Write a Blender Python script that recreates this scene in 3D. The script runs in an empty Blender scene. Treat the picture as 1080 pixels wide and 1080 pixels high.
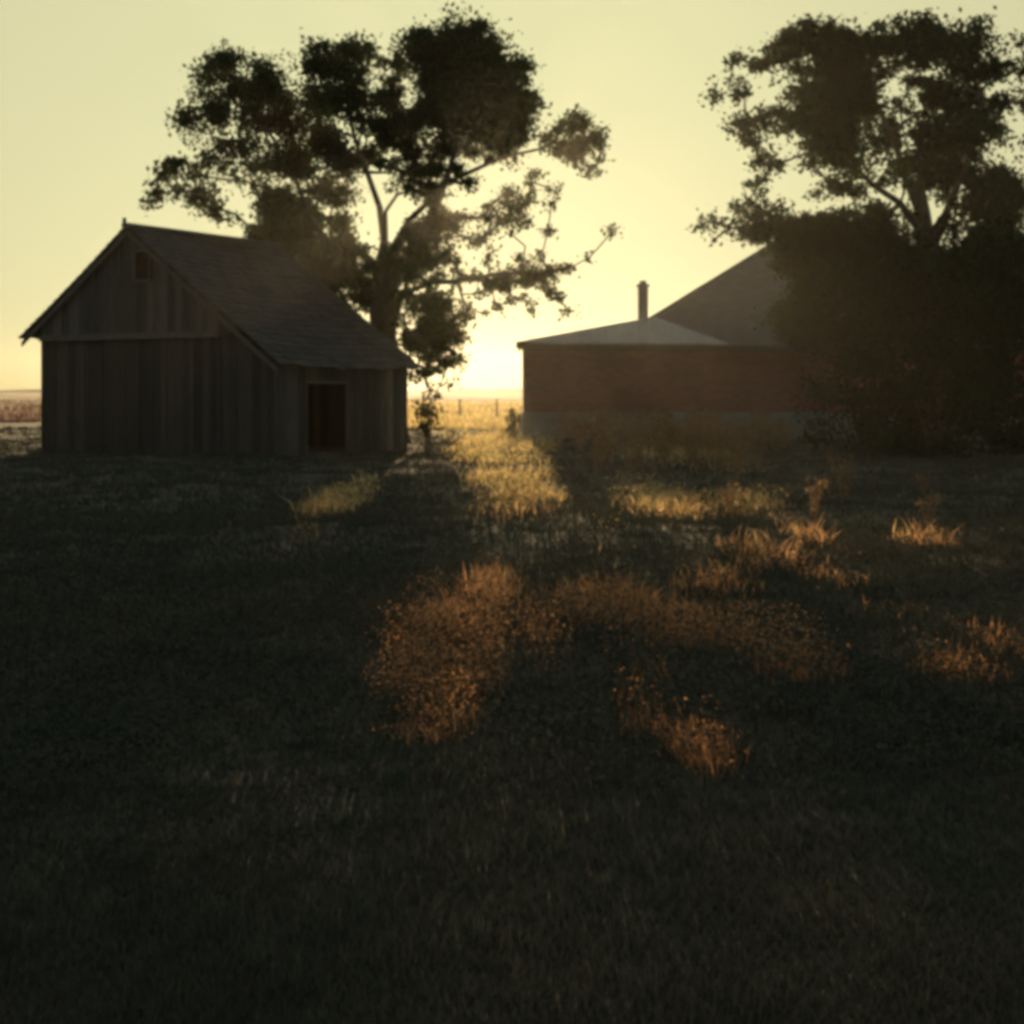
import bpy, math, random
import numpy as np
from mathutils import Vector, Matrix, noise

# ------------------------------------------------------------------ camera, sky, sun, exposure
S = bpy.context.scene
COL = S.collection
F, CX, HZ, CH = 1586.0, 540.0, 410.0, 1.6        # focal length / centre / horizon in photo pixels, eye height
cam_d = bpy.data.cameras.new('camera'); cam = bpy.data.objects.new('camera', cam_d); COL.objects.link(cam)
cam.location = (0, 0, CH); cam.rotation_euler = (math.radians(90), 0, 0)
cam_d.sensor_width = 36; cam_d.lens = 36 * F / 1080
cam_d.shift_y = -(540 - HZ) / 1080
cam_d.clip_end = 5000; cam_d.clip_start = 0.05
S.camera = cam

SUN_DIR = Vector(((492 - CX) / F, 1.0, (HZ - 192) / F)).normalized()
SUN_EL = math.asin(SUN_DIR.z); SUN_AZ = math.atan2(SUN_DIR.x, SUN_DIR.y)
W = bpy.data.worlds.new('World'); S.world = W; W.use_nodes = True
wn = W.node_tree; wn.nodes.clear()
wo = wn.nodes.new('ShaderNodeOutputWorld'); bg = wn.nodes.new('ShaderNodeBackground')
sky = wn.nodes.new('ShaderNodeTexSky'); sky.sky_type = 'NISHITA'; sky.sun_disc = False
sky.sun_elevation = SUN_EL; sky.sun_rotation = SUN_AZ
sky.air_density = 1.0; sky.dust_density = 4.0; sky.ozone_density = 0.6
# thick evening air: the bright part of the sky saturates softly to cream (c*g / (1 + c*g) per channel)
def vmath(op, a, b):
    n = wn.nodes.new('ShaderNodeVectorMath'); n.operation = op
    for i, q in enumerate((a, b)):
        if isinstance(q, tuple): n.inputs[i].default_value = q
        else: wn.links.new(q, n.inputs[i])
    return n.outputs[0]
SKY_GAIN, SKY_TINT = (.46, .48, 1.1), (5.95, 5.9, 3.35)
cg = vmath('MULTIPLY', sky.outputs[0], SKY_GAIN)
# the aureole of the low sun in the dusty air
tcw = wn.nodes.new('ShaderNodeTexCoord'); dt = wn.nodes.new('ShaderNodeVectorMath'); dt.operation = 'DOT_PRODUCT'
wn.links.new(tcw.outputs['Generated'], dt.inputs[0]); dt.inputs[1].default_value = SUN_DIR
mx0 = wn.nodes.new('ShaderNodeMath'); mx0.operation = 'MAXIMUM'; wn.links.new(dt.outputs['Value'], mx0.inputs[0]); mx0.inputs[1].default_value = 0
pw = wn.nodes.new('ShaderNodeMath'); pw.operation = 'POWER'; wn.links.new(mx0.outputs[0], pw.inputs[0]); pw.inputs[1].default_value = 110
cg = vmath('ADD', cg, vmath('MULTIPLY', pw.outputs[0], (26.0, 22.0, 13.0)))
soft = vmath('DIVIDE', cg, vmath('ADD', cg, (1, 1, 1)))
wn.links.new(vmath('MULTIPLY', soft, SKY_TINT), bg.inputs[0]); bg.inputs[1].default_value = 0.10
wn.links.new(bg.outputs[0], wo.inputs[0])

sun_d = bpy.data.lights.new('sun', 'SUN'); sun = bpy.data.objects.new('sun', sun_d); COL.objects.link(sun)
sun_d.energy = 5.0; sun_d.angle = math.radians(0.6); sun_d.color = (1.0, 0.71, 0.37)
sun.rotation_euler = SUN_DIR.to_track_quat('Z', 'Y').to_euler(); sun.location = (-3, 60, 30)

S.view_settings.view_transform = 'Standard'; S.view_settings.look = 'None'
S.view_settings.exposure = 0.35; S.view_settings.gamma = 1.0
S.render.engine = 'CYCLES'
cy = S.cycles
cy.use_denoising = True
cy.max_bounces = 6; cy.diffuse_bounces = 3; cy.transmission_bounces = 4; cy.glossy_bounces = 2
cy.volume_bounces = 0; cy.transparent_max_bounces = 8
cy.pixel_filter_type = 'BLACKMAN_HARRIS'; cy.filter_width = 4.2      # a soft old instant-film lens
cy.sample_clamp_indirect = 4

random.seed(7); RNG = np.random.default_rng(7)

def P(x, y, d):
    return Vector(((x - CX) / F * d, d, CH + (HZ - y) / F * d))

# ------------------------------------------------------------------ helpers
def tag(o, label=None, cat=None, group=None, kind=None):
    if label: o['label'] = label
    if cat: o['category'] = cat
    if group: o['group'] = group
    if kind: o['kind'] = kind
    return o

def empty(name, loc, rz=0.0):
    o = bpy.data.objects.new(name, None); COL.objects.link(o)
    o.location = loc; o.rotation_euler = (0, 0, rz); o.empty_display_size = 0.3
    return o

class MB:
    def __init__(s): s.v = []; s.f = []
    def box(s, x0, x1, y0, y1, z0, z1):
        b = len(s.v)
        s.v += [(x0,y0,z0),(x1,y0,z0),(x1,y1,z0),(x0,y1,z0),(x0,y0,z1),(x1,y0,z1),(x1,y1,z1),(x0,y1,z1)]
        s.f += [(b+3,b+2,b+1,b),(b+4,b+5,b+6,b+7),(b,b+1,b+5,b+4),(b+1,b+2,b+6,b+5),(b+2,b+3,b+7,b+6),(b+3,b,b+4,b+7)]
    def hexa(s, bot, top):
        n = len(bot); b = len(s.v); s.v += [tuple(p) for p in bot] + [tuple(p) for p in top]
        s.f += [tuple(b+i for i in reversed(range(n))), tuple(b+n+i for i in range(n))]
        for i in range(n): j = (i+1) % n; s.f.append((b+i, b+j, b+n+j, b+n+i))
    def tube(s, a, c, ra, rc, n=7, cap=True):
        a, c = Vector(a), Vector(c); ax = (c - a)
        if ax.length < 1e-6: return
        q = ax.normalized().to_track_quat('Z', 'Y'); b = len(s.v)
        for p, r in ((a, ra), (c, rc)):
            for i in range(n):
                t = 2 * math.pi * i / n
                s.v.append(tuple(p + q @ Vector((math.cos(t)*r, math.sin(t)*r, 0))))
        for i in range(n): j = (i+1) % n; s.f.append((b+i, b+j, b+n+j, b+n+i))
        if cap: s.f += [tuple(b+i for i in reversed(range(n))), tuple(b+n+i for i in range(n))]
    def build(s, name, mat, parent=None, smooth=False):
        me = bpy.data.meshes.new(name); me.from_pydata(s.v, [], s.f); me.update()
        me.materials.append(mat)
        if smooth: me.polygons.foreach_set('use_smooth', [True]*len(me.polygons))
        o = bpy.data.objects.new(name, me); COL.objects.link(o)
        if parent: o.parent = parent
        return o

def np_mesh(name, verts, tris, mat, parent=None, col=None):
    me = bpy.data.meshes.new(name)
    nv, nt = len(verts), len(tris)
    me.vertices.add(nv); me.vertices.foreach_set('co', verts.astype(np.float32).ravel())
    me.loops.add(nt*3); me.loops.foreach_set('vertex_index', tris.astype(np.int32).ravel())
    me.polygons.add(nt); me.polygons.foreach_set('loop_start', np.arange(0, nt*3, 3, dtype=np.int32))
    me.update(calc_edges=True)
    if col is not None:
        at = me.color_attributes.new('tint', 'FLOAT_COLOR', 'POINT')
        c4 = np.ones((nv, 4), np.float32); c4[:, :3] = col; at.data.foreach_set('color', c4.ravel())
    me.materials.append(mat)
    o = bpy.data.objects.new(name, me); COL.objects.link(o)
    if parent: o.parent = parent
    return o

# ------------------------------------------------------------------ materials
def mat_base(name):
    m = bpy.data.materials.new(name); m.use_nodes = True
    nt = m.node_tree; b = nt.nodes['Principled BSDF']
    return m, nt, b

def ramp(nt, fac, stops):
    r = nt.nodes.new('ShaderNodeValToRGB'); e = r.color_ramp.elements
    e[0].position, e[0].color = stops[0][0], (*stops[0][1], 1)
    e[1].position, e[1].color = stops[-1][0], (*stops[-1][1], 1)
    for p, c in stops[1:-1]:
        k = e.new(p); k.color = (*c, 1)
    nt.links.new(fac, r.inputs[0]); return r.outputs[0]

def tex_noise(nt, scale, detail=4, rough=.6, stretch=None):
    tc = nt.nodes.new('ShaderNodeTexCoord'); n = nt.nodes.new('ShaderNodeTexNoise')
    n.inputs['Scale'].default_value = scale; n.inputs['Detail'].default_value = detail; n.inputs['Roughness'].default_value = rough
    if stretch:
        mp = nt.nodes.new('ShaderNodeMapping'); mp.inputs['Scale'].default_value = stretch
        nt.links.new(tc.outputs['Object'], mp.inputs[0]); nt.links.new(mp.outputs[0], n.inputs['Vector'])
    else: nt.links.new(tc.outputs['Object'], n.inputs['Vector'])
    return n.outputs['Fac']

def bump(nt, b, h, strength=.4, dist=.02):
    bp = nt.nodes.new('ShaderNodeBump'); bp.inputs['Strength'].default_value = strength; bp.inputs['Distance'].default_value = dist
    nt.links.new(h, bp.inputs['Height']); nt.links.new(bp.outputs[0], b.inputs['Normal'])

def wood(name, c0, c1, c2, stretch=(9, 9, .8)):
    m, nt, b = mat_base(name)
    n = tex_noise(nt, 2.2, 6, .65, stretch)
    g = nt.nodes.new('ShaderNodeNewGeometry'); mx = nt.nodes.new('ShaderNodeMath'); mx.operation = 'MULTIPLY_ADD'
    nt.links.new(g.outputs['Random Per Island'], mx.inputs[0]); mx.inputs[1].default_value = .45; 
    sb = nt.nodes.new('ShaderNodeMath'); sb.operation = 'SUBTRACT'; nt.links.new(n, sb.inputs[0]); sb.inputs[1].default_value = .22
    nt.links.new(sb.outputs[0], mx.inputs[2])
    nt.links.new(ramp(nt, mx.outputs[0], [(.2, c0), (.5, c1), (.85, c2)]), b.inputs['Base Color'])
    b.inputs['Roughness'].default_value = .9; bump(nt, b, n, .5)
    return m

def leafy(name, c0, c1, trans=.45, attr=None, rough=.6):
    m, nt, b = mat_base(name); out = nt.nodes['Material Output']
    nt.nodes.remove(b)
    d = nt.nodes.new('ShaderNodeBsdfDiffuse'); t = nt.nodes.new('ShaderNodeBsdfTranslucent'); mx = nt.nodes.new('ShaderNodeMixShader')
    if attr:
        a = nt.nodes.new('ShaderNodeAttribute'); a.attribute_name = attr; c = a.outputs['Color']
    else:
        g = nt.nodes.new('ShaderNodeNewGeometry')
        c = ramp(nt, g.outputs['Random Per Island'], [(0, c0), (1, c1)])
    nt.links.new(c, d.inputs[0])
    nt.links.new(c, t.inputs[0])
    mx.inputs[0].default_value = trans
    nt.links.new(d.outputs[0], mx.inputs[1]); nt.links.new(t.outputs[0], mx.inputs[2]); nt.links.new(mx.outputs[0], out.inputs[0])
    return m

M = {}
M['barn_wood'] = wood('weathered_boards', (.020,.0175,.0165), (.043,.038,.035), (.085,.075,.068))
M['barn_low'] = wood('weathered_red_boards', (.014,.0115,.0105), (.030,.0215,.0185), (.06,.043,.035))
M['barn_trim'] = wood('dark_timber', (.03,.027,.024), (.06,.052,.045), (.10,.085,.07))
M['shingle'] = wood('old_shingles', (.018,.017,.016), (.034,.031,.028), (.055,.049,.044), (5, 5, 5))
M['post_wood'] = wood('post_wood', (.06,.05,.04), (.12,.10,.08), (.2,.17,.13))
M['bark'] = wood('bark', (.02,.017,.014), (.05,.04,.032), (.085,.07,.055), (8, 8, 1.5))
M['leaf_oak'] = leafy('leaf_oak', (.026,.04,.016), (.05,.06,.02), .40)
M['leaf_ash'] = leafy('leaf_ash', (.022,.038,.018), (.04,.054,.022), .30)
M['leaf_bush'] = leafy('leaf_bush', (.018,.03,.014), (.035,.046,.018), .22)
M['grass'] = leafy('grass', 0, 0, .13, attr='tint')
M['sunlit_dry_grass'] = leafy('sunlit_dry_grass', 0, 0, .66, attr='tint')  # dry blades, tint and translucency raised to read as sunlit
M['weed'] = leafy('weed', (.15,.085,.05), (.36,.24,.13), .55)

m, nt, b = mat_base('brick_wall'); M['brick'] = m
tc = nt.nodes.new('ShaderNodeTexCoord'); mp = nt.nodes.new('ShaderNodeMapping'); mp.inputs['Rotation'].default_value = (math.radians(90), 0, 0)
br = nt.nodes.new('ShaderNodeTexBrick'); nt.links.new(tc.outputs['Object'], mp.inputs[0]); nt.links.new(mp.outputs[0], br.inputs['Vector'])
br.inputs['Color1'].default_value = (.17,.052,.045,1); br.inputs['Color2'].default_value = (.25,.085,.07,1); br.inputs['Mortar'].default_value = (.20,.15,.13,1)
br.inputs['Scale'].default_value = 1; br.inputs['Brick Width'].default_value = .24; br.inputs['Row Height'].default_value = .08; br.inputs['Mortar Size'].default_value = .008
mixn = nt.nodes.new('ShaderNodeMix'); mixn.data_type = 'RGBA'; mixn.blend_type = 'MULTIPLY'; mixn.inputs[0].default_value = .7
nt.links.new(br.outputs[0], mixn.inputs[6]); nt.links.new(ramp(nt, tex_noise(nt, .9, 5), [(.3, (.55,.5,.5)), (.7, (1.1,1.05,1))]), mixn.inputs[7])
nt.links.new(mixn.outputs[2], b.inputs['Base Color']); b.inputs['Roughness'].default_value = .9

m, nt, b = mat_base('concrete'); M['concrete'] = m
n = tex_noise(nt, 1.6, 7)
nt.links.new(ramp(nt, n, [(.3, (.13,.125,.115)), (.7, (.29,.275,.25))]), b.inputs['Base Color']); b.inputs['Roughness'].default_value = .95; bump(nt, b, n)

m, nt, b = mat_base('asphalt_shingle'); M['roof'] = m
n = tex_noise(nt, 3, 7, .7)
nt.links.new(ramp(nt, n, [(.3, (.055,.044,.038)), (.7, (.115,.09,.077))]), b.inputs['Base Color']); b.inputs['Roughness'].default_value = .85; bump(nt, b, n, .6, .03)

m, nt, b = mat_base('metal_sheet'); M['tin'] = m
n = tex_noise(nt, 1.2, 5, .6)
nt.links.new(ramp(nt, n, [(.3, (.16,.155,.15)), (.7, (.30,.30,.30))]), b.inputs['Base Color'])
nt.links.new(ramp(nt, n, [(.2, (.38,)*3), (.8, (.6,)*3)]), b.inputs['Roughness']); b.inputs['Metallic'].default_value = .35

m, nt, b = mat_base('soil'); M['soil'] = m
n = tex_noise(nt, .35, 10, .7)
nt.links.new(ramp(nt, n, [(.3, (.022,.02,.012)), (.5, (.04,.034,.018)), (.72, (.09,.065,.03))]), b.inputs['Base Color']); b.inputs['Roughness'].default_value = 1; bump(nt, b, n, .8, .1)
m, nt, b = mat_base('red_field'); M['field'] = m
n = tex_noise(nt, .5, 8, .7)
nt.links.new(ramp(nt, n, [(.3, (.16,.07,.04)), (.7, (.30,.15,.08))]), b.inputs['Base Color']); b.inputs['Roughness'].default_value = 1; bump(nt, b, n, .8, .2)
m, nt, b = mat_base('far_wood'); M['far'] = m
b.inputs['Base Color'].default_value = (.05,.055,.03,1); b.inputs['Roughness'].default_value = 1

# ------------------------------------------------------------------ ground
def gz(x, y):
    a = .12 * noise.noise(Vector((x*.16, y*.16, 3.1))) + .11 * noise.noise(Vector((x*.5, y*.5, 7.7)))
    return a * min(1.0, max(.0, (abs(y)) / 6)) * (1 if y < 70 else 70 / y)
gv, gf = [], []
ys = [-60, -30, -12, -5] + [i * .5 for i in range(0, 121)] + [62, 66, 72, 80, 95, 120, 160, 220, 320, 480, 640]
xs = [-640, -400, -240, -140, -80, -50, -35] + [i * .5 for i in range(-54, 55)] + [35, 50, 80, 140, 240, 400, 640]
for yy in ys:
    for xx in xs: gv.append((xx, yy, gz(xx, yy)))
nx = len(xs)
for j in range(len(ys)-1):
    for i in range(nx-1):
        k = j*nx+i; gf.append((k, k+1, k+1+nx, k+nx))
g = MB(); g.v, g.f = gv, gf
tag(g.build('ground', M['soil'], smooth=True), kind='structure')
g = MB()
for i in range(12):
    for j in range(6):
        pass
g.v = [(-220, 74, .09), (-14, 74, .09), (-14, 300, .09), (-220, 300, .09)]; g.f = [(0,1,2,3)]
tag(g.build('field', M['field']), kind='structure')
# far low hills along the horizon
g = MB(); n = 160
for i in range(n+1):
    x = -630 + 1260 * i / n
    h = 1.6 + 1.3 * noise.noise(Vector((x*.012, 0, 0))) + .7 * noise.noise(Vector((x*.08, 5, 0)))
    g.v += [(x, 600, -.5), (x, 606, h), (x, 632, -.5)]
for i in range(n):
    k = 3*i; g.f += [(k, k+3, k+4, k+1), (k+1, k+4, k+5, k+2)]
tag(g.build('hills', M['far']), kind='structure')

# ------------------------------------------------------------------ barn (saltbox shed on the left)
PK, PIT = 5.5, .73
HL, HR, LEN = -3.02, 4.35, 5.3
barn = empty('barn', (-9.11, 36, 0), math.radians(-30))
tag(barn, 'old weathered board barn with steep gable and long low right roof', 'barn')
def rz_(h): return PK - PIT * abs(h)
def boards(mb, a0, a1, top, bot, put, hole=None, w=.2, gap=.012):
    a = a0
    while a < a1 - .03:
        ww = min(w * random.uniform(.8, 1.25), a1 - a); b_ = a + ww - gap
        off = random.uniform(-.012, .012); z0 = bot + random.uniform(-.02, .06)
        segs = [(z0, None)]
        if hole and b_ > hole[0] and a < hole[1]: segs = [(z0, hole[2]), (hole[3], None)]
        for s0, s1 in segs:
            za, zb = (top(a), top(b_)) if s1 is None else (s1, s1)
            if min(za, zb) > s0 + .02: put(mb, a, b_, s0, za, zb, off)
        a += ww
def put_front(mb, a, b_, z0, za, zb, off, t0=0., th=.025):
    y0 = t0 + off
    mb.hexa([(a,y0,z0),(b_,y0,z0),(b_,y0,zb),(a,y0,za)][::-1], [(a,y0+th,z0),(b_,y0+th,z0),(b_,y0+th,zb),(a,y0+th,za)][::-1])
def put_side(mb, a, b_, z0, za, zb, off, x0=0., th=.025):
    x = x0 + off
    mb.hexa([(x,a,z0),(x,b_,z0),(x,b_,zb),(x,a,za)], [(x+th,a,z0),(x+th,b_,z0),(x+th,b_,zb),(x+th,a,za)])
und = lambda h: rz_(h) - .06
mb = MB(); boards(mb, HL, HR, lambda h: und(h) if und(h) < 9 else 9, 2.86, put_front, hole=(.16, .58, 4.2, 4.86))
mb.build('gable_wall', M['barn_wood'], barn)
mb = MB(); boards(mb, HL, HR, lambda h: min(2.78, und(h)), .05, lambda *a: put_front(*a, t0=.05))
mb.build('wall', M['barn_low'], barn)
mb = MB(); boards(mb, 0, LEN, lambda t: rz_(HR) - .12, .05, lambda *a: put_side(*a, x0=HR), hole=(1.1, 2.65, -1, 1.72))
o = mb.build('side_wall', M['barn_wood'], barn)
mb = MB(); boards(mb, 0, LEN, lambda t: rz_(HL) + .0, -.15, lambda *a: put_side(*a, x0=HL-.02), gap=.002)
boards(mb, HL, HR, lambda h: rz_(h) + .004, -.15, lambda *a: put_front(*a, t0=LEN), gap=.002)
mb.build('rear_wall', M['barn_wood'], barn)
mb = MB(); mb.box(HL+.05, HR-.05, .12, LEN-.08, -.3, .07); mb.build('floor', M['barn_trim'], barn)
mb = MB(); mb.box(HL-.03, HR-1.6, -.075, -.02, 2.78, 2.93); mb.build('trim_board', M['barn_trim'], barn)
mb = MB()
for (a, b_, z0, z1) in ((.11, .16, 4.15, 4.91), (.58, .63, 4.15, 4.91), (.16, .58, 4.15, 4.2), (.16, .58, 4.86, 4.91)): mb.box(a, b_, -.05, -.02, z0, z1)
mb.build('loft_window', M['barn_trim'], barn)
mb = MB(); mb.box(HR+.045, HR+.07, 1.06, 1.12, .02, 1.72); mb.box(HR+.045, HR+.07, 2.63, 2.69, .02, 1.72); mb.box(HR+.045, HR+.07, 1.06, 2.69, 1.72, 1.78)
mb.build('door_frame', M['barn_trim'], barn)
mb = MB(); mb.box(HR+.04, HR+.15, 4.3, 4.45, 0, rz_(HR)-.12); mb.build('post', M['post_wood'], barn)
# shingled roof in overlapping courses with a little sag
def roof_side(mb, sgn, hend):
    nrow = int(hend / .2); t0, t1 = -.18, LEN + .25; nt_ = 26
    for r in range(nrow):
        h0, h1 = hend * r / nrow, hend * (r+1) / nrow + .05
        a = t0
        while a < t1 - .05:
            w = min(random.uniform(.14, .34), t1 - a); b_ = a + w - .008
            jit = random.uniform(-.03, .03) if r < nrow-1 else random.uniform(-.05, .05); lift = random.uniform(0, .014)
            def pt(h, t, dz):
                sag = -.09 * math.sin(math.pi * (t - t0) / (t1 - t0)) - .03 * math.sin(h * 1.1)
                return (sgn*h, t, PK - PIT*h + dz + sag)
            hh = h1 + jit
            mb.hexa([pt(h0, a, .0), pt(hh, a, .012+lift), pt(hh, b_, .012+lift), pt(h0, b_, .0)][::sgn],
                    [pt(h0, a, .014), pt(hh, a, .04+lift), pt(hh, b_, .04+lift), pt(h0, b_, .014)][::sgn])
            a += w
mb = MB(); roof_side(mb, 1, 4.6); roof_side(mb, -1, 3.6)
rf = mb.build('roof', M['shingle'], barn)
mb = MB(); mb.box(-.11, .11, -.22, LEN+.2, PK-.06, PK+.05); mb.box(-.03, .03, -.27, -.20, PK-.1, PK+.17); mb.build('ridge_cap', M['barn_trim'], rf)
mb = MB()
for sgn, he in ((1, 4.56), (-1, 3.57)):
    for t in (-.16,):
        mb.hexa([(0,t,PK-.24),(sgn*he,t,PK-PIT*he-.24),(sgn*he,t+.03,PK-PIT*he-.24),(0,t+.03,PK-.24)][::sgn],
                [(0,t,PK-.12),(sgn*he,t,PK-PIT*he-.12),(sgn*he,t+.03,PK-PIT*he-.12),(0,t+.03,PK-.12)][::sgn])
mb.build('barge_board', M['barn_trim'], rf)

# ------------------------------------------------------------------ house on the right
house = empty('brick_house', (0, 0, 0)); tag(house, 'low red brick house with broad hipped roof on a pale foundation', 'house')
X0, X1, D0, D1 = .34, 18.6, 45.0, 61.0
WT = 2.96
mb = MB()
mb.box(X0, X1, D0, D0+.22, .9, WT); mb.box(X0, X0+.22, D0+.22, 50, .9, WT); mb.box(X1-.22, X1, D0+.22, D1, .9, WT)
mb.box(3.2, X1-.22, D1-.22, D1, .9, WT); mb.box(X0+.22, 3.2, 50-.22, 50, .9, WT); mb.box(3.2, 3.42, 50, D1-.22, .9, WT)
mb.build('wall', M['brick'], house)
mb = MB(); mb.box(X0-.05, X1+.05, D0-.06, 50.05, -.3, .9); mb.box(3.1, X1+.05, 50.05, D1+.05, -.3, .9); mb.build('foundation', M['concrete'], house)
def slab(mb, pts, th=.07):
    mb.hexa([(x, y, z-th) for x, y, z in pts], pts)
mb = MB()
c = [(2.9, 44.6, 2.9), (19.1, 44.6, 2.9), (19.1, 61.4, 2.9), (2.9, 61.4, 2.9)]; pk = (11.0, 53.0, 7.8)
for i in range(4): slab(mb, [c[i], c[(i+1) % 4], pk])
rf = mb.build('roof', M['roof'], house)
mb = MB()
for i in (0, 1):
    a = Vector(c[i]) + Vector((0,0,.02)); mb.tube(a, Vector(pk) + Vector((0,0,.02)), .07, .07, 6)
mb.build('hip_cap', M['roof'], rf)
A = (.12, 44.3, 2.98); B = (6.4, 44.3, 2.93); D = (4.35, 46.05, 3.80); E = (.12, 50.3, 2.98); D2 = (4.35, 50.3, 3.80)
mb = MB(); slab(mb, [A, B, D], .05); wr = mb.build('wing_roof', M['tin'], house)
vA, vB, vD = Vector(A), Vector(B), Vector(D)
for i in range(1, 14):
    f = i / 14; p = vA.lerp(vB, f); fd = (vD.x - vA.x) / (vB.x - vA.x)
    q = vA.lerp(vD, f / fd) if f < fd else vB.lerp(vD, (1 - f) / (1 - fd))
    mb = MB(); mb.tube(p + Vector((0,0,.012)), q + Vector((0,0,.012)), .018, .018, 4); mb.build('seam', M['tin'], wr)
mb = MB(); slab(mb, [A, D, D2, E], .045); mb.build('wing_side_roof', M['tin'], house)
mb = MB(); mb.box(6.4, 18.9, 44.62, 44.67, 2.66, 2.82); mb.box(.18, 6.4, 44.42, 44.47, 2.76, 2.955); mb.box(.2, .25, 44.47, 50.2, 2.80, 2.935); mb.box(.25, 6.4, 44.47, 44.98, 2.80, 2.82); mb.build('fascia', M['barn_trim'], house)
mb = MB(); cxm, cym = P(678, 330, 47.0).x, 47.0
mb.box(cxm-.15, cxm+.15, cym-.15, cym+.15, 3.3, 4.78); mb.box(cxm-.19, cxm+.19, cym-.19, cym+.19, 4.78, 4.86); mb.box(cxm-.1, cxm+.1, cym-.1, cym+.1, 4.86, 4.97)
mb.build('chimney', M['concrete'], house)

# ------------------------------------------------------------------ trees
def leaf_cloud(centres, radii, per_m3, size, rng, flat=.85, subs=12):
    """leaves gathered in small sprays inside each clump: uneven outline, gaps between sprays"""
    V, T = [], []; base = 0
    for c, r, dens in zip(centres, radii, per_m3):
        n = max(20, int(dens * r * r)); ns = max(5, int(subs * (r / .7) ** 1.5))
        sc = rng.normal(size=(ns, 3)); sc /= np.linalg.norm(sc, axis=1)[:, None]; rf_ = (rng.random((ns, 1)) ** .6) * rng.uniform(.75, 1.55, (ns, 1)); sc *= rf_ * r * rng.uniform(.72, 1.3, 3)
        sc[:, 2] *= flat
        wt = rng.uniform(.3, 1.5, ns) / (1 + 1.6 * np.maximum(0, rf_[:, 0] - .7)); idx = rng.choice(ns, n, p=wt / wt.sum()); sr = (.10 + .20 * r) * rng.uniform(.6, 1.5, ns)
        p = np.array(c) + sc[idx] + rng.normal(size=(n, 3)) * sr[idx][:, None] * np.array([.8, .8, .6])
        s = size * rng.uniform(.6, 1.35, n)[:, None]
        a = rng.normal(size=(n, 3)); a[:, 2] -= .4; a /= np.linalg.norm(a, axis=1)[:, None]
        bb = np.cross(a, rng.normal(size=(n, 3))); bb /= np.linalg.norm(bb, axis=1)[:, None]
        nn = np.cross(a, bb)
        q = np.stack([p - a*s*.5, p + bb*s*.32 + nn*s*.12, p + a*s*.5, p - bb*s*.32 + nn*s*.12], 1).reshape(-1, 3)
        k = base + np.arange(n)[:, None] * 4
        T.append(np.concatenate([k + [0, 1, 2], k + [0, 2, 3]], 0)); V.append(q); base += 4*n
    return np.concatenate(V), np.concatenate(T)

def grow(trunk, centres, r_trunk, limbs=(), tip=.018, wob=.17):
    """trunk: list of (point, radius); every clump centre is joined to the nearest node nearer the root; thickness by pipe model"""
    nodes = [Vector(p) for p, r in trunk]; par = [-1] + list(range(len(trunk)-1)); fixed = [r for p, r in trunk]
    root = Vector(trunk[-1][0])
    order = sorted(range(len(centres)), key=lambda i: (Vector(centres[i]) - root).length)
    start = max(0, len(trunk)-3)
    for at, pts in limbs:
        k = at
        for p, r in pts: nodes.append(Vector(p)); par.append(k); fixed.append(r * .78); k = len(nodes)-1
    nfix = len(nodes)
    for i in order:
        c = Vector(centres[i]); best, bd = start, 1e9
        for k in range(start, len(nodes)):
            dd = (nodes[k] - c).length * (1.0 + .22 * (k >= nfix)) + .16 * (nodes[k] - root).length
            if nodes[k].z > c.z + .6: dd += 1.0
            if dd < bd: bd, best = dd, k
        a = nodes[best]; L = (c - a).length; k = best; m = max(1, int(L / .55))
        for j in range(1, m+1):
            f = j / m; p = a.lerp(c, f) + Vector((random.uniform(-1,1), random.uniform(-1,1), random.uniform(-1,1))) * wob * (0 if j == m else 1)
            p.z += .10 * L * math.sin(math.pi * f) * (.5 if L > 1 else .2)
            nodes.append(p); par.append(k); fixed.append(None); k = len(nodes)-1
    n = len(nodes); ar = [0.0]*n; kids = [0]*n
    for i in range(n-1, 0, -1):
        if kids[i] == 0: ar[i] = tip**2.0
        ar[par[i]] += ar[i]; kids[par[i]] += 1
    R = [fixed[i] if fixed[i] else max(tip, math.sqrt(ar[i]) * 1.25) for i in range(n)]
    mb = MB()
    for i in range(1, n):
        r0 = min(R[par[i]], R[i]*1.35) if fixed[i] is None else R[par[i]]
        mb.tube(nodes[par[i]], nodes[i], r0, R[i], 8 if R[i] > .1 else 5, cap=(R[i] > .05))
    return mb

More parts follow.
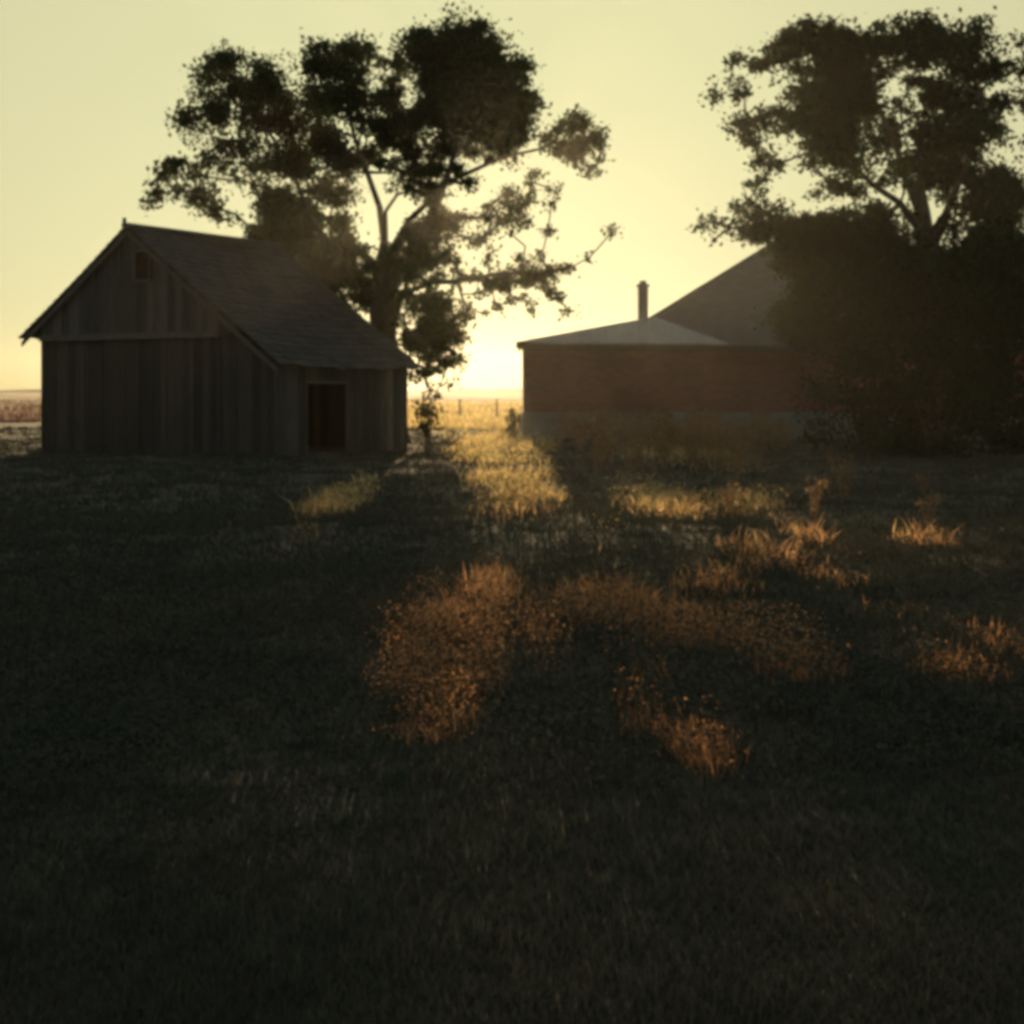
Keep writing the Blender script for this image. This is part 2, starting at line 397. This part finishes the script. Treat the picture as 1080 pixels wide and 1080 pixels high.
def make_tree(name, label, base, trunk_px, clumps, d, leafmat, size, dens, spread, seed, group=None, limbs_px=()):
    rng = np.random.default_rng(seed); random.seed(seed)
    root = empty(name, base); tag(root, label, 'tree', group)
    b = Vector(base)
    cs, rs, dn = [], [], []
    xs = [c[0] for c in clumps]; xm, xr = np.mean(xs), (max(xs)-min(xs))/2 + 1
    for x, y, r, k in clumps:
        e = math.sqrt(max(.1, 1 - ((x-xm)/xr)**2)); rr = r / F * d
        for q in range(2 if (k >= 1.2 and r > 17) else 1):
            dy = rng.uniform(-spread, spread) * e if r > 9 else rng.uniform(-1, 1)
            if q: dy = -dy * rng.uniform(.5, 1)
            dd = d + dy
            p = P(x + rng.uniform(-3, 3), y + rng.uniform(-3, 3), dd)
            cs.append(tuple(p - b)); rs.append(rr); dn.append(dens * k)
    n0 = len(cs)                                     # small in-between sprays knit the clumps together
    for i in range(n0):
        for j in range(i):
            L = (Vector(cs[i]) - Vector(cs[j])).length
            if L < (rs[i] + rs[j]) * 1.25 and min(rs[i], rs[j]) > .35 and rng.random() < .10:
                m_ = Vector(cs[i]).lerp(Vector(cs[j]), rng.uniform(.3, .7)) + Vector(rng.normal(0, .25, 3))
                cs.append(tuple(m_)); rs.append(min(rs[i], rs[j]) * rng.uniform(.5, .8)); dn.append(dens * .8)
    tr = [(P(x, y, d + dz) - b, r) for x, y, r, dz in trunk_px]
    mb = grow(tr, cs, tr[0][1], [(at, [(P(x, y, d + dz) - b, r) for x, y, r, dz in pts]) for at, pts in limbs_px])
    mb.build('trunk', M['bark'], root, smooth=True)
    V, T = leaf_cloud(cs, rs, dn, size, rng, subs=10)
    np_mesh('crown', V, T, leafmat, root)
    return root

# first tree: clumps read off the photo (zoomed coordinates), x = 120+.5185u, y = .5185v
Z1 = [(230,130,46,1),(260,180,55,1),(305,150,42,1),(210,220,50,1),(150,250,34,.9),(290,230,55,1),(330,190,46,1),(225,105,26,.8),
 (130,340,32,.8),(90,358,26,.7),(85,408,26,.7),(200,330,44,.7),(180,390,40,.7),(210,425,32,.7),(250,290,44,.8),(280,345,40,.7),(120,385,22,.5),
 (360,260,64,1),(420,220,64,1.1),(380,340,64,1.1),(440,130,55,1),(470,90,46,1),(480,180,55,1.1),(430,290,55,1.1),(350,420,48,1),(390,440,55,1.1),(335,462,34,1),(440,385,44,1),(300,482,20,.8),(425,95,26,.7),(505,95,24,.7),
 (640,80,46,1.2),(700,80,54,1.3),(750,82,46,1.2),(680,150,66,1.3),(740,160,66,1.3),(790,190,54,1.2),(830,140,34,.9),(845,205,34,.9),(760,240,66,1.3),(820,272,44,1.1),(700,230,58,1.2),(760,300,42,1),(800,312,34,.9),(640,210,46,1),(580,130,38,.9),(560,190,46,1),(545,260,44,1),(590,285,50,1),(625,340,42,.9),(600,240,46,1),(665,300,46,1),(575,352,24,.8),(625,55,20,.7),
 (940,262,30,1.1),(968,288,28,1.1),(908,292,24,1),(985,272,18,.9),(930,320,18,.9),(970,350,16,.8),(880,282,18,.7),(950,236,18,.8),(925,250,20,.9),(992,300,14,.8),(898,268,18,.8),(955,315,18,.9),(1000,285,10,.6),(985,330,10,.6),
 (860,352,12,.9),(720,378,18,.7),(790,408,20,.8),(820,440,26,.9),(805,395,16,.7),(690,345,24,.8),(660,392,26,.9),
 (640,470,50,1),(685,452,30,.9),(640,522,36,.9),(600,560,34,.9),(500,545,46,1),(470,570,40,1),(520,600,34,1),(450,500,36,.8),(400,500,38,.8),(560,525,26,.8),(350,530,36,.8),(660,425,20,.8),
 (820,555,36,1.1),(855,560,22,.9),(900,550,20,.9),(925,550,13,.8),(890,597,18,.9),(930,640,10,.7),(760,635,7,.8),(845,640,7,.8),(740,600,9,.7),(1020,470,11,.9),(965,520,8,.7),(700,530,12,.7),(760,528,12,.7),
 (610,622,24,1),(650,650,40,1.2),(690,682,28,1.2),(630,700,34,1.2),(680,740,32,1.1),(640,765,26,1),(700,642,22,.9),(600,680,20,.9),(660,705,34,1.1),(655,620,26,.9),(650,805,18,.4),(635,840,16,.4),(590,650,16,.5),(400,545,34,1),(430,600,36,1),(462,640,30,1),(380,490,36,1),(440,560,36,1),(350,560,34,1),(300,540,34,1),(470,500,26,.8),(652,440,18,.9),(720,440,12,.8),(742,482,12,.8),(620,500,24,.9),(845,400,9,.8),(765,422,10,.8),(785,445,10,.8),(860,520,9,.8),(640,600,18,.9),(875,575,12,.9),(800,580,14,.9),(905,610,10,.9),(770,570,14,.9),(505,305,26,1),(535,332,18,.8),(470,350,20,.9),(330,500,30,1),(455,330,30,.8),(450,400,30,.8),(520,250,34,1),(500,220,34,1),(630,390,24,.8),(650,350,24,.8),(610,320,28,.9),(470,470,26,.8),(480,510,24,.8),(605,470,16,.7),(590,590,22,.8),(620,550,26,.9),(300,470,26,.9),(355,472,34,1),(420,525,36,1),(390,525,34,1),(410,560,30,1),(450,545,30,1),(500,600,26,1),(330,400,34,.9),(300,400,28,.7),(470,440,26,.7),(480,330,28,.8),(530,310,24,.7),(600,390,20,.7),(600,510,24,.9),(560,560,26,.9),(670,505,24,.9)]
rr = random.Random(17)
for i in range(42):      # loose small sprays on the sunny side
    u = rr.uniform(620, 900); v = rr.uniform(350, 640)
    if (u-705)**2 + (v-415)**2 > 30**2 and v < 640 - .25*(u-620) + 60: Z1.append((u, v, rr.uniform(7, 14), .8))
cl = [(120+.5185*u, .5185*(v + max(0, 160-v)*.2), r*.5185, k) for u, v, r, k in Z1]
tx = lambda u, v: (120+.5185*u, .5185*v)
make_tree('oak_tree', 'tall spreading dark tree behind the weathered barn with sun through it', tuple(P(410, 0, 43).xy) + (0,),
    [(*tx(562,905), .62, 0), (*tx(558,860), .5, 0), (*tx(555,760), .42, 0), (*tx(548,680), .38, 0), (*tx(545,610), .37, 0), (*tx(546,560), .28, 0), (*tx(550,490), .12, .2), (*tx(553,430), .055, .3)],
    cl, 43, M['leaf_oak'], .135, 2700, 3.0, 11, None,
    [(4, [(*tx(505,568), .2, -.2), (*tx(455,525), .16, -.6), (*tx(425,480), .13, -.9), (*tx(395,430), .10, -1.1), (*tx(360,340), .07, -1.2), (*tx(310,260), .045, -1.0)]),
     (4, [(*tx(590,530), .2, -.3), (*tx(622,478), .17, -.6), (*tx(655,420), .14, -.8), (*tx(685,340), .11, -.8), (*tx(705,250), .07, -.6), (*tx(720,160), .04, -.4)]),
     (6, [(*tx(540,420), .12, .5), (*tx(515,350), .10, .8), (*tx(490,280), .08, 1.0), (*tx(470,190), .05, 1.1)]),
     (3, [(*tx(585,600), .12, -.5), (*tx(640,575), .10, -.9), (*tx(700,572), .085, -1.2), (*tx(765,560), .06, -1.4), (*tx(830,552), .04, -1.5)]),
     (5, [(*tx(500,510), .12, 1.1), (*tx(440,450), .10, 1.8), (*tx(370,400), .07, 2.2), (*tx(270,370), .05, 2.3), (*tx(190,360), .035, 2.2)]),
     (5, [(*tx(600,450), .12, .9), (*tx(680,370), .10, 1.3), (*tx(790,320), .07, 1.5), (*tx(880,300), .05, 1.4)])])

# second tree, x = 700+.4444u, y = .4444v
Z2 = [(300,92,46,1.1),(340,82,40,1.1),(400,92,42,1.1),(440,112,46,1.2),(268,108,20,.9),(222,157,22,1),(170,152,22,.9),(150,213,26,.9),(195,213,18,.7),(300,152,26,.8),(420,172,50,1.2),(450,222,50,1.2),(380,232,50,1.2),(330,272,46,1.1),(282,282,36,1),(200,290,34,.9),(180,300,22,.7),(240,272,28,.9),(420,302,55,1.2),(470,268,34,1),(380,330,46,1.1),(440,350,50,1.1),(500,342,40,1),(212,340,28,.6),(232,380,32,.6),(262,392,22,.5),(350,390,30,.6),(400,440,40,.8),(460,442,36,.9),(232,440,26,.6),(200,490,24,.6),(240,502,42,1),(212,532,32,.9),(270,532,42,1),(122,530,22,.6),(92,530,14,.6),(150,547,22,.6),(110,575,10,.5),(222,570,24,.8),(300,562,46,1.1),
 (600,62,46,.9),(650,62,46,1),(700,72,46,1),(740,112,46,1),(560,112,46,1),(500,122,46,1.1),(620,122,50,1),(680,152,46,1),(740,182,46,1),(780,162,36,.8),(800,252,40,1),(600,202,36,.9),(650,232,46,1),(700,252,50,1.1),(560,250,28,.7),(540,302,40,1),(620,312,46,1),(680,322,46,1.1),(740,302,44,1),(800,312,30,.7),(590,380,42,1),(650,382,44,1),(700,382,36,.9),(560,402,24,.8),(620,442,38,1),(680,442,34,.9),(740,422,44,1),(790,432,48,1.1),(830,472,38,1),(760,482,44,1.1),(800,522,46,1.1),(520,442,20,.7),(580,512,24,.8),(500,532,40,1.1),(440,542,46,1.2),(380,542,46,1.2),(340,532,36,1.1)]
rr = random.Random(3)
for u in range(330, 880, 62):
    for v in (600, 655, 710, 765):
        if 600 < u < 700 and v < 640: continue
        Z2.append((u + rr.uniform(-18, 18), v + rr.uniform(-18, 18), rr.uniform(40, 54), 1.1))
cl = [(700+.4444*u, .4444*(v + max(0, 150-v)*.25), r*.4444*1.13, k*1.1) for u, v, r, k in Z2]
tx = lambda u, v: (700+.4444*u, .4444*v)
make_tree('ash_tree', 'tall dark leafy tree standing in front of the brick house', tuple(P(985, 0, 37).xy) + (0,),
    [(985, 482, .55, 0), (984, 455, .42, 0), (982, 380, .36, 0), (979, 320, .31, 0), (977, 265, .26, 0), (973, 225, .2, 0), (968, 190, .13, 0)],
    cl, 37, M['leaf_ash'], .13, 2350, 2.7, 23, None,
    [(4, [(968, 240, .14, -.4), (950, 215, .11, -.8), (920, 195, .09, -1), (890, 165, .07, -1), (865, 120, .05, -1)]),
     (4, [(998, 225, .13, -.3), (1012, 190, .11, -.6), (1028, 150, .08, -.8), (1035, 100, .05, -.8)]),
     (3, [(945, 285, .13, .4), (905, 255, .10, .8), (860, 235, .08, 1), (815, 232, .05, 1.1)]),
     (5, [(955, 190, .10, .6), (940, 140, .08, .9), (915, 90, .05, 1)])])
Z3 = [(1078,45,14,1),(1085,75,20,1),(1080,105,17,1),(1100,60,30,1),(1120,110,34,1),(1100,150,30,1),(1130,170,34,1),(1150,80,34,1),(1170,140,34,1),(1140,220,34,1),(1105,205,24,1),(1110,255,28,1),(1160,260,34,1),(1190,200,30,1),(1110,310,34,1),(1160,320,34,1),(1100,360,30,1),(1150,370,34,1)]
make_tree('elm_tree', 'dark tree cut off by the right edge beside the tall leafy one', tuple(P(1140, 0, 40).xy) + (0,),
    [(1140, 476, .4, 0), (1139, 420, .32, 0), (1138, 340, .27, 0), (1136, 270, .2, 0), (1134, 200, .13, 0)],
    Z3, 40, M['leaf_ash'], .16, 600, 2.2, 31)

# ------------------------------------------------------------------ shrubs
def shrub(label, x, d, w, h, n, seed, mat='leaf_bush', dens=620, size=.13, group=None):
    rng = np.random.default_rng(seed); random.seed(seed)
    bx = (x - CX) / F * d
    root = empty('shrub', (bx, d, 0)); tag(root, label, 'shrub', group)
    cs, rs = [], []
    for i in range(n):
        a = rng.uniform(0, 2*math.pi); q = math.sqrt(rng.random()); z = rng.uniform(.12, 1) 
        e = math.sqrt(max(.12, 1 - (z*.95)**2)) if z > .4 else .9
        r = rng.uniform(.16, .27) * min(w, h)
        cs.append((math.cos(a)*q*w/2*e, math.sin(a)*q*w/2*e*.9, max(r*.6, z*h - r*.5))); rs.append(r)
    st = MB()
    for c in cs:
        p0 = Vector((c[0]*.12, c[1]*.12, -.05)); p1 = Vector((c[0]*.6, c[1]*.6, c[2]*.55)); st.tube(p0, p1, .03, .02, 5); st.tube(p1, c, .02, .008, 5)
    st.build('stems', M['bark'], root)
    V, T = leaf_cloud(cs, rs, [dens]*n, size, rng); np_mesh('foliage', V, T, M[mat], root)
shrub('large dark rounded shrub under the tall leafy tree, hiding the end of the brick wall', 912, 36, 2.6, 3.1, 26, 41)
shrub('tallest dark shrub around the trunk of the tall leafy tree', 985, 35.5, 2.8, 3.5, 28, 42)
shrub('dark shrub at the right edge of the picture', 1062, 36.5, 2.7, 2.9, 26, 43)
shrub('loose sunlit bush beside the left corner of the brick house', 541, 46.5, .8, .9, 12, 44, dens=420)
shrub('small dark bush at the right corner of the barn', 452, 41.5, .9, 1.25, 13, 45, dens=420)

# ------------------------------------------------------------------ post and wire fence beyond the yard
fence = empty('wire_fence', P(500, 410, 78) - Vector((0,0,CH))); tag(fence, 'old post and wire fence across the sunlit gap beyond the yard', 'fence')
for i in range(7):
    mb = MB(); x = -4.5 + i*1.9
    mb.tube((x, 0, -.2), (x + random.uniform(-.06,.06), 0, 1.15 + random.uniform(-.1,.1)), .065, .055, 7); mb.build('post', M['post_wood'], fence)
mb = MB()
for z in (.45, .75, 1.02):
    for i in range(6): mb.tube((-4.5+i*1.9, .06, z), (-4.5+(i+1)*1.9, .06, z + random.uniform(-.03,.03)), .008, .008, 4)
mb.build('wire', M['tin'], fence)

# ------------------------------------------------------------------ grass
def lin(c): return np.array(c)
def grass(name, n, d0, d1, xw, hmin, hmax, wpx, rng, mask=None, colf=None, power=1.5, lean=.5, mat='sunlit_dry_grass', tuft=0, tr=.07):
    u = rng.random(n); k = 1 - power
    d = (d0**k + u*(d1**k - d0**k)) ** (1/k)
    x = rng.uniform(-1, 1, n) * (xw * d + 1.0); hs = np.ones(n); la = rng.uniform(0, 2*math.pi, n)
    if tuft:      # blades fan out of common crowns, each tuft with its own vigour
        m_ = n // tuft; idx = np.arange(n) % m_; sz = rng.uniform(.4, 1.7, m_)[idx]
        off = rng.normal(size=(n, 2)) * tr * (sz * (1 + d*0))[:, None]
        x, d = x[idx] + off[:, 0], d[idx] + off[:, 1]; hs = sz * rng.uniform(.6, 1.2, n); la = np.arctan2(off[:, 1], off[:, 0]) + rng.normal(0, .5, n)
    nz = np.array([noise.noise(Vector((a*.35, b*.35, 1.7))) + .5*noise.noise(Vector((a*1.3, b*1.3, 4.2))) for a, b in zip(x, d)])
    keep = np.ones(n, bool) if mask is None else mask(x, d, nz, rng)
    x, d, nz, hs, la = x[keep], d[keep], nz[keep], hs[keep], la[keep]; n = len(x)
    z = np.array([gz(a, b) for a, b in zip(x, d)])
    h = hs * rng.uniform(hmin, hmax, n) * (1 + .55*nz) ; h = np.maximum(h * np.clip(d / 13, .5, 1), .03)
    w = np.maximum(.0035, wpx * d / F) * rng.uniform(.6, 1.3, n)
    az = rng.uniform(0, 2*math.pi, n); ln = h * rng.uniform(.05, lean, n)
    sx, sy = np.cos(az)*w/2, np.sin(az)*w/2; lx, ly = np.cos(la)*ln, np.sin(la)*ln
    V = np.zeros((n, 5, 3), np.float32)
    V[:,0] = np.stack([x-sx, d-sy, z-.02], 1); V[:,1] = np.stack([x+sx, d+sy, z-.02], 1)
    V[:,2] = np.stack([x+sx*.8+lx*.35, d+sy*.8+ly*.35, z+h*.6], 1); V[:,3] = np.stack([x-sx*.8+lx*.35, d-sy*.8+ly*.35, z+h*.6], 1)
    V[:,4] = np.stack([x+lx, d+ly, z+h], 1)
    b = np.arange(n)[:,None]*5
    T = np.stack([b+[0,1,2], b+[0,2,3], b+[3,2,4]], 1).reshape(-1, 3)
    c = colf(x, d, nz, rng, n)
    C = np.repeat(c, 5, 0)
    o = np_mesh(name, V.reshape(-1, 3), T, M[mat], col=C)
    tag(o, kind='stuff'); return o
def footprint(x, d):
    # inside the buildings nothing grows
    h = (x+9.11)*.866 - (d-36)*.5; t = (x+9.11)*.5 + (d-36)*.866
    inb = (h > HL-.05) & (h < HR+.05) & (t > -.05) & (t < LEN+.1)
    inh = (x > X0-.1) & (x < X1+.1) & (d > D0-.12) & (d < D1)
    return ~(inb | inh)
def col_turf(x, d, nz, rng, n):
    t = np.clip(.30 + .7*nz + rng.normal(0, .22, n), 0, 1)[:,None]
    return lin((.050,.057,.046))*(1-t) + lin((.088,.074,.056))*t
def col_dry_sunlit(x, d, nz, rng, n):
    # dead stems, reddish near and straw far, brightened in colour to look sunlit
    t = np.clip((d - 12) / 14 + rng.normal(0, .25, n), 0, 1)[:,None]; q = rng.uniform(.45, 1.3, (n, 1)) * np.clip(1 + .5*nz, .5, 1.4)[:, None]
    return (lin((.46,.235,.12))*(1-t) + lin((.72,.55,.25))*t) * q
# pools of sunlight painted as dry grass: patches (x, distance, half width, half depth, slant)
SUN_PATCH = []
def sun_patch(px, py0, py1, wpx, slant=0, k=1):
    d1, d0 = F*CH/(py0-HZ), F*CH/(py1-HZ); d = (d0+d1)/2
    SUN_PATCH.append(((px-CX)/F*d, d, wpx/F*d, (d1-d0)/2, slant, k))
sun_patch(530, 428, 462, 56, 0, 1.3); sun_patch(532, 455, 500, 52, 0, 1.2); sun_patch(545, 490, 550, 52, 0, 1.4); sun_patch(690, 506, 545, 48, 0, 1.4); sun_patch(790, 520, 545, 46, 0, .8); sun_patch(364, 508, 546, 32, 0, 1.4); sun_patch(325, 562, 574, 26, 0, .7)
sun_patch(470, 650, 775, 68, 0, 1.4); sun_patch(420, 690, 750, 40, 0, .8); sun_patch(520, 600, 690, 36, 0, .8); sun_patch(640, 620, 670, 60, 0, 1.5); sun_patch(730, 640, 695, 74, 0, 1.6); sun_patch(830, 685, 735, 62, 0, 1.5); sun_patch(680, 735, 790, 42, 0, 1); sun_patch(740, 770, 830, 40, 0, .9)
sun_patch(800, 575, 610, 40, 0, .6); sun_patch(940, 640, 665, 66, 0, .45); sun_patch(1050, 655, 705, 46, 0, .7); sun_patch(720, 470, 500, 80, 0, .6); sun_patch(845, 560, 585, 20, 0, .8); sun_patch(570, 640, 720, 40, 0, .6); sun_patch(760, 605, 650, 56, 0, .5); sun_patch(680, 690, 740, 50, 0, .6); sun_patch(880, 610, 640, 36, 0, .45); sun_patch(975, 570, 595, 30, 0, .42); sun_patch(620, 560, 600, 50, 0, .5); sun_patch(1000, 690, 730, 50, 0, .6)
def sun_patch_mask(x, d):  # strength of the painted sunlight at each ground point
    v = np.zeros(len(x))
    for px, pd, rx, rd, sl, k in SUN_PATCH:
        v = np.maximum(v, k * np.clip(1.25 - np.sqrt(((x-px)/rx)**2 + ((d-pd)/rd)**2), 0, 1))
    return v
g1 = grass('grass', 420000, 2.4, 62, .40, .02, .10, 1.5, np.random.default_rng(1), lambda x, d, nz, r: footprint(x, d), col_turf, 1.45, 1.0, 'grass', 14, .09)
tag(g1, 'dark rough grass covering the yard', 'grass')
g2 = grass('sunlit_dry_grass', 620000, 5.5, 62, .36, .03, .15, 1.0, np.random.default_rng(2), lambda x, d, nz, r: footprint(x, d) & (r.random(len(x)) < np.clip(1.25 * np.minimum(sun_patch_mask(x, d), 1.15) * (.75 + .9*nz) + .10*nz - .10, 0, 1) ** 1.4), col_dry_sunlit, 1.5, 1.1, 'sunlit_dry_grass', 9, .06)
tag(g2, 'dry golden grass coloured as sunlit patches across the yard', 'grass')
g3 = grass('field_grass', 90000, 58, 170, .40, .1, .35, 1.3, np.random.default_rng(5), lambda x, d, nz, r: x > -.24*d, col_dry_sunlit, 1.5, .6)
tag(g3, 'pale dry grass on the field beyond the buildings', 'grass')

def col_red(x, d, nz, rng, n):
    return lin((.22,.085,.05)) * rng.uniform(.6, 1.3, (n, 1))
g4 = grass('field_grass', 40000, 72, 200, .46, .1, .3, 1.4, np.random.default_rng(6), lambda x, d, nz, r: x < -.24*d, col_red, 1.5, .6, 'grass')
tag(g4, 'reddish stubble on the field left of the barn', 'stubble')
# low broad leaved weeds between the blades
def ground_leaves(name, n, d0, d1, xw, size, wpx, rng, mask, colf, mat, hmax, power=1.5):
    u = rng.random(n); k = 1 - power; d = (d0**k + u*(d1**k - d0**k)) ** (1/k); x = rng.uniform(-1, 1, n) * (xw*d + 1)
    nz = np.array([noise.noise(Vector((a*.6, b*.6, 9.7))) + .6*noise.noise(Vector((a*2.3, b*2.3, 2.2))) for a, b in zip(x, d)])
    kp = mask(x, d, nz, rng); x, d, nz = x[kp], d[kp], nz[kp]; n = len(x)
    z = np.array([gz(a, b) for a, b in zip(x, d)]) + rng.random(n)**1.6 * hmax * (1 + .8*nz)
    p = np.stack([x, d, np.maximum(z, .01)], 1); s_ = np.maximum(size, wpx*d/F)[:,None] * rng.uniform(.5, 1.4, (n,1))
    a = rng.normal(size=(n, 3)); a[:,2] *= .7; a /= np.linalg.norm(a, axis=1)[:,None]
    b = np.cross(a, rng.normal(size=(n,3))); b /= np.linalg.norm(b, axis=1)[:,None]; nn = np.cross(a, b)
    V = np.stack([p - a*s_*.5, p + b*s_*.3 + nn*s_*.12, p + a*s_*.5, p - b*s_*.3 + nn*s_*.12], 1).reshape(-1, 3)
    kk = np.arange(n)[:,None]*4; T = np.concatenate([kk+[0,1,2], kk+[0,2,3]], 0)
    o = np_mesh(name, V, T, M[mat], col=np.repeat(colf(x, d, nz, rng, n), 4, 0)); tag(o, kind='stuff'); return o
g5 = ground_leaves('ground_cover', 260000, 5.0, 50, .40, .028, 2.2, np.random.default_rng(15), lambda x, d, nz, r: footprint(x, d) & (nz + r.normal(0,.3,len(x)) + np.clip((9.5 - d) / 4, 0, 1.2) < .45), col_turf, 'grass', .20)
tag(g5, 'low dark broad leaved weeds between the grass', 'ground cover')
g6 = ground_leaves('sunlit_dead_leaves', 620000, 5.5, 60, .38, .014, 1.7, np.random.default_rng(16), lambda x, d, nz, r: footprint(x, d) & (r.random(len(x)) < np.clip(np.minimum(sun_patch_mask(x, d), 1.2) * (.75 + 1.7*nz) - .08, 0, 1) ** 1.5), col_dry_sunlit, 'sunlit_dry_grass', .22)  # bright dead leaves fill the painted pools of sunlight
tag(g6, 'dry rusty leaves and seed heads coloured as sunlit patches among the dead grass', 'dead weeds')

# ------------------------------------------------------------------ tall dry weeds
def weed_mesh(seed, h):
    rng = random.Random(seed); st = MB()
    for i in range(rng.randint(4, 7)):
        a = rng.uniform(0, 6.28); l = rng.uniform(.1, .28)*h; hh = h*rng.uniform(.6, 1)
        p0 = Vector((rng.uniform(-.05,.05), rng.uniform(-.05,.05), -.03)); p2 = p0 + Vector((math.cos(a)*l, math.sin(a)*l, hh)); p1 = p0.lerp(p2, .5) + Vector((0,0,.06*h))
        st.tube(p0, p1, .009, .007, 4); st.tube(p1, p2, .007, .004, 4)
        for k in range(26):
            f = rng.uniform(.25, 1.0); c = p1.lerp(p2, max(0, f*2-1)) if f > .5 else p0.lerp(p1, f*2)
            s = rng.uniform(.02, .05) * (1.4 if f > .7 else 1); r1 = Vector((rng.gauss(0,1), rng.gauss(0,1), rng.gauss(0,.7))).normalized(); r2 = r1.cross(Vector((rng.gauss(0,1), rng.gauss(0,1), rng.gauss(0,1)))).normalized()
            c = c + r1*.02; b = len(st.v); st.v += [tuple(c), tuple(c+r1*s+r2*s*.3), tuple(c+r1*s*2), tuple(c+r1*s-r2*s*.3)]; st.f.append((b,b+1,b+2,b+3))
    return st
wm = []
for i in range(5):
    o = weed_mesh(60+i, .95).build('dry_weed', M['weed'])
    wm.append(o)
spots = []
rw = random.Random(9)
for i in range(44): spots.append((rw.uniform(628, 800), rw.uniform(28, 40)))
for i in range(34): spots.append((rw.uniform(585, 860), rw.uniform(38, 44)))
for i in range(9): spots.append((rw.uniform(770, 1000), rw.uniform(17, 27)))
for i, (x, d) in enumerate(spots):
    o = wm[i] if i < 5 else wm[i % 5].copy()
    if i >= 5: COL.objects.link(o)
    X = (x - CX)/F*d; o.location = (X, d, gz(X, d)); o.rotation_euler = (0, 0, rw.uniform(0, 6.28)); s = rw.uniform(.6, 1.35) if d > 27.9 else rw.uniform(.45, .75); o.scale = (s, s, s)
    tag(o, 'thin reddish dry weed standing in the grass before the brick house', 'weed', 'dry weeds before the house')

# ------------------------------------------------------------------ evening haze
m = bpy.data.materials.new('haze'); m.use_nodes = True; nt = m.node_tree; nt.nodes.remove(nt.nodes['Principled BSDF'])
pv = nt.nodes.new('ShaderNodeVolumePrincipled'); nt.links.new(pv.outputs[0], nt.nodes['Material Output'].inputs['Volume'])
pv.inputs['Color'].default_value = (.95, .9, .8, 1); pv.inputs['Density'].default_value = .00017; pv.inputs['Anisotropy'].default_value = .82
mb = MB(); mb.box(-645, 645, -65, 645, -1.5, 15.5)
hz = mb.build('haze', m); tag(hz, kind='stuff')
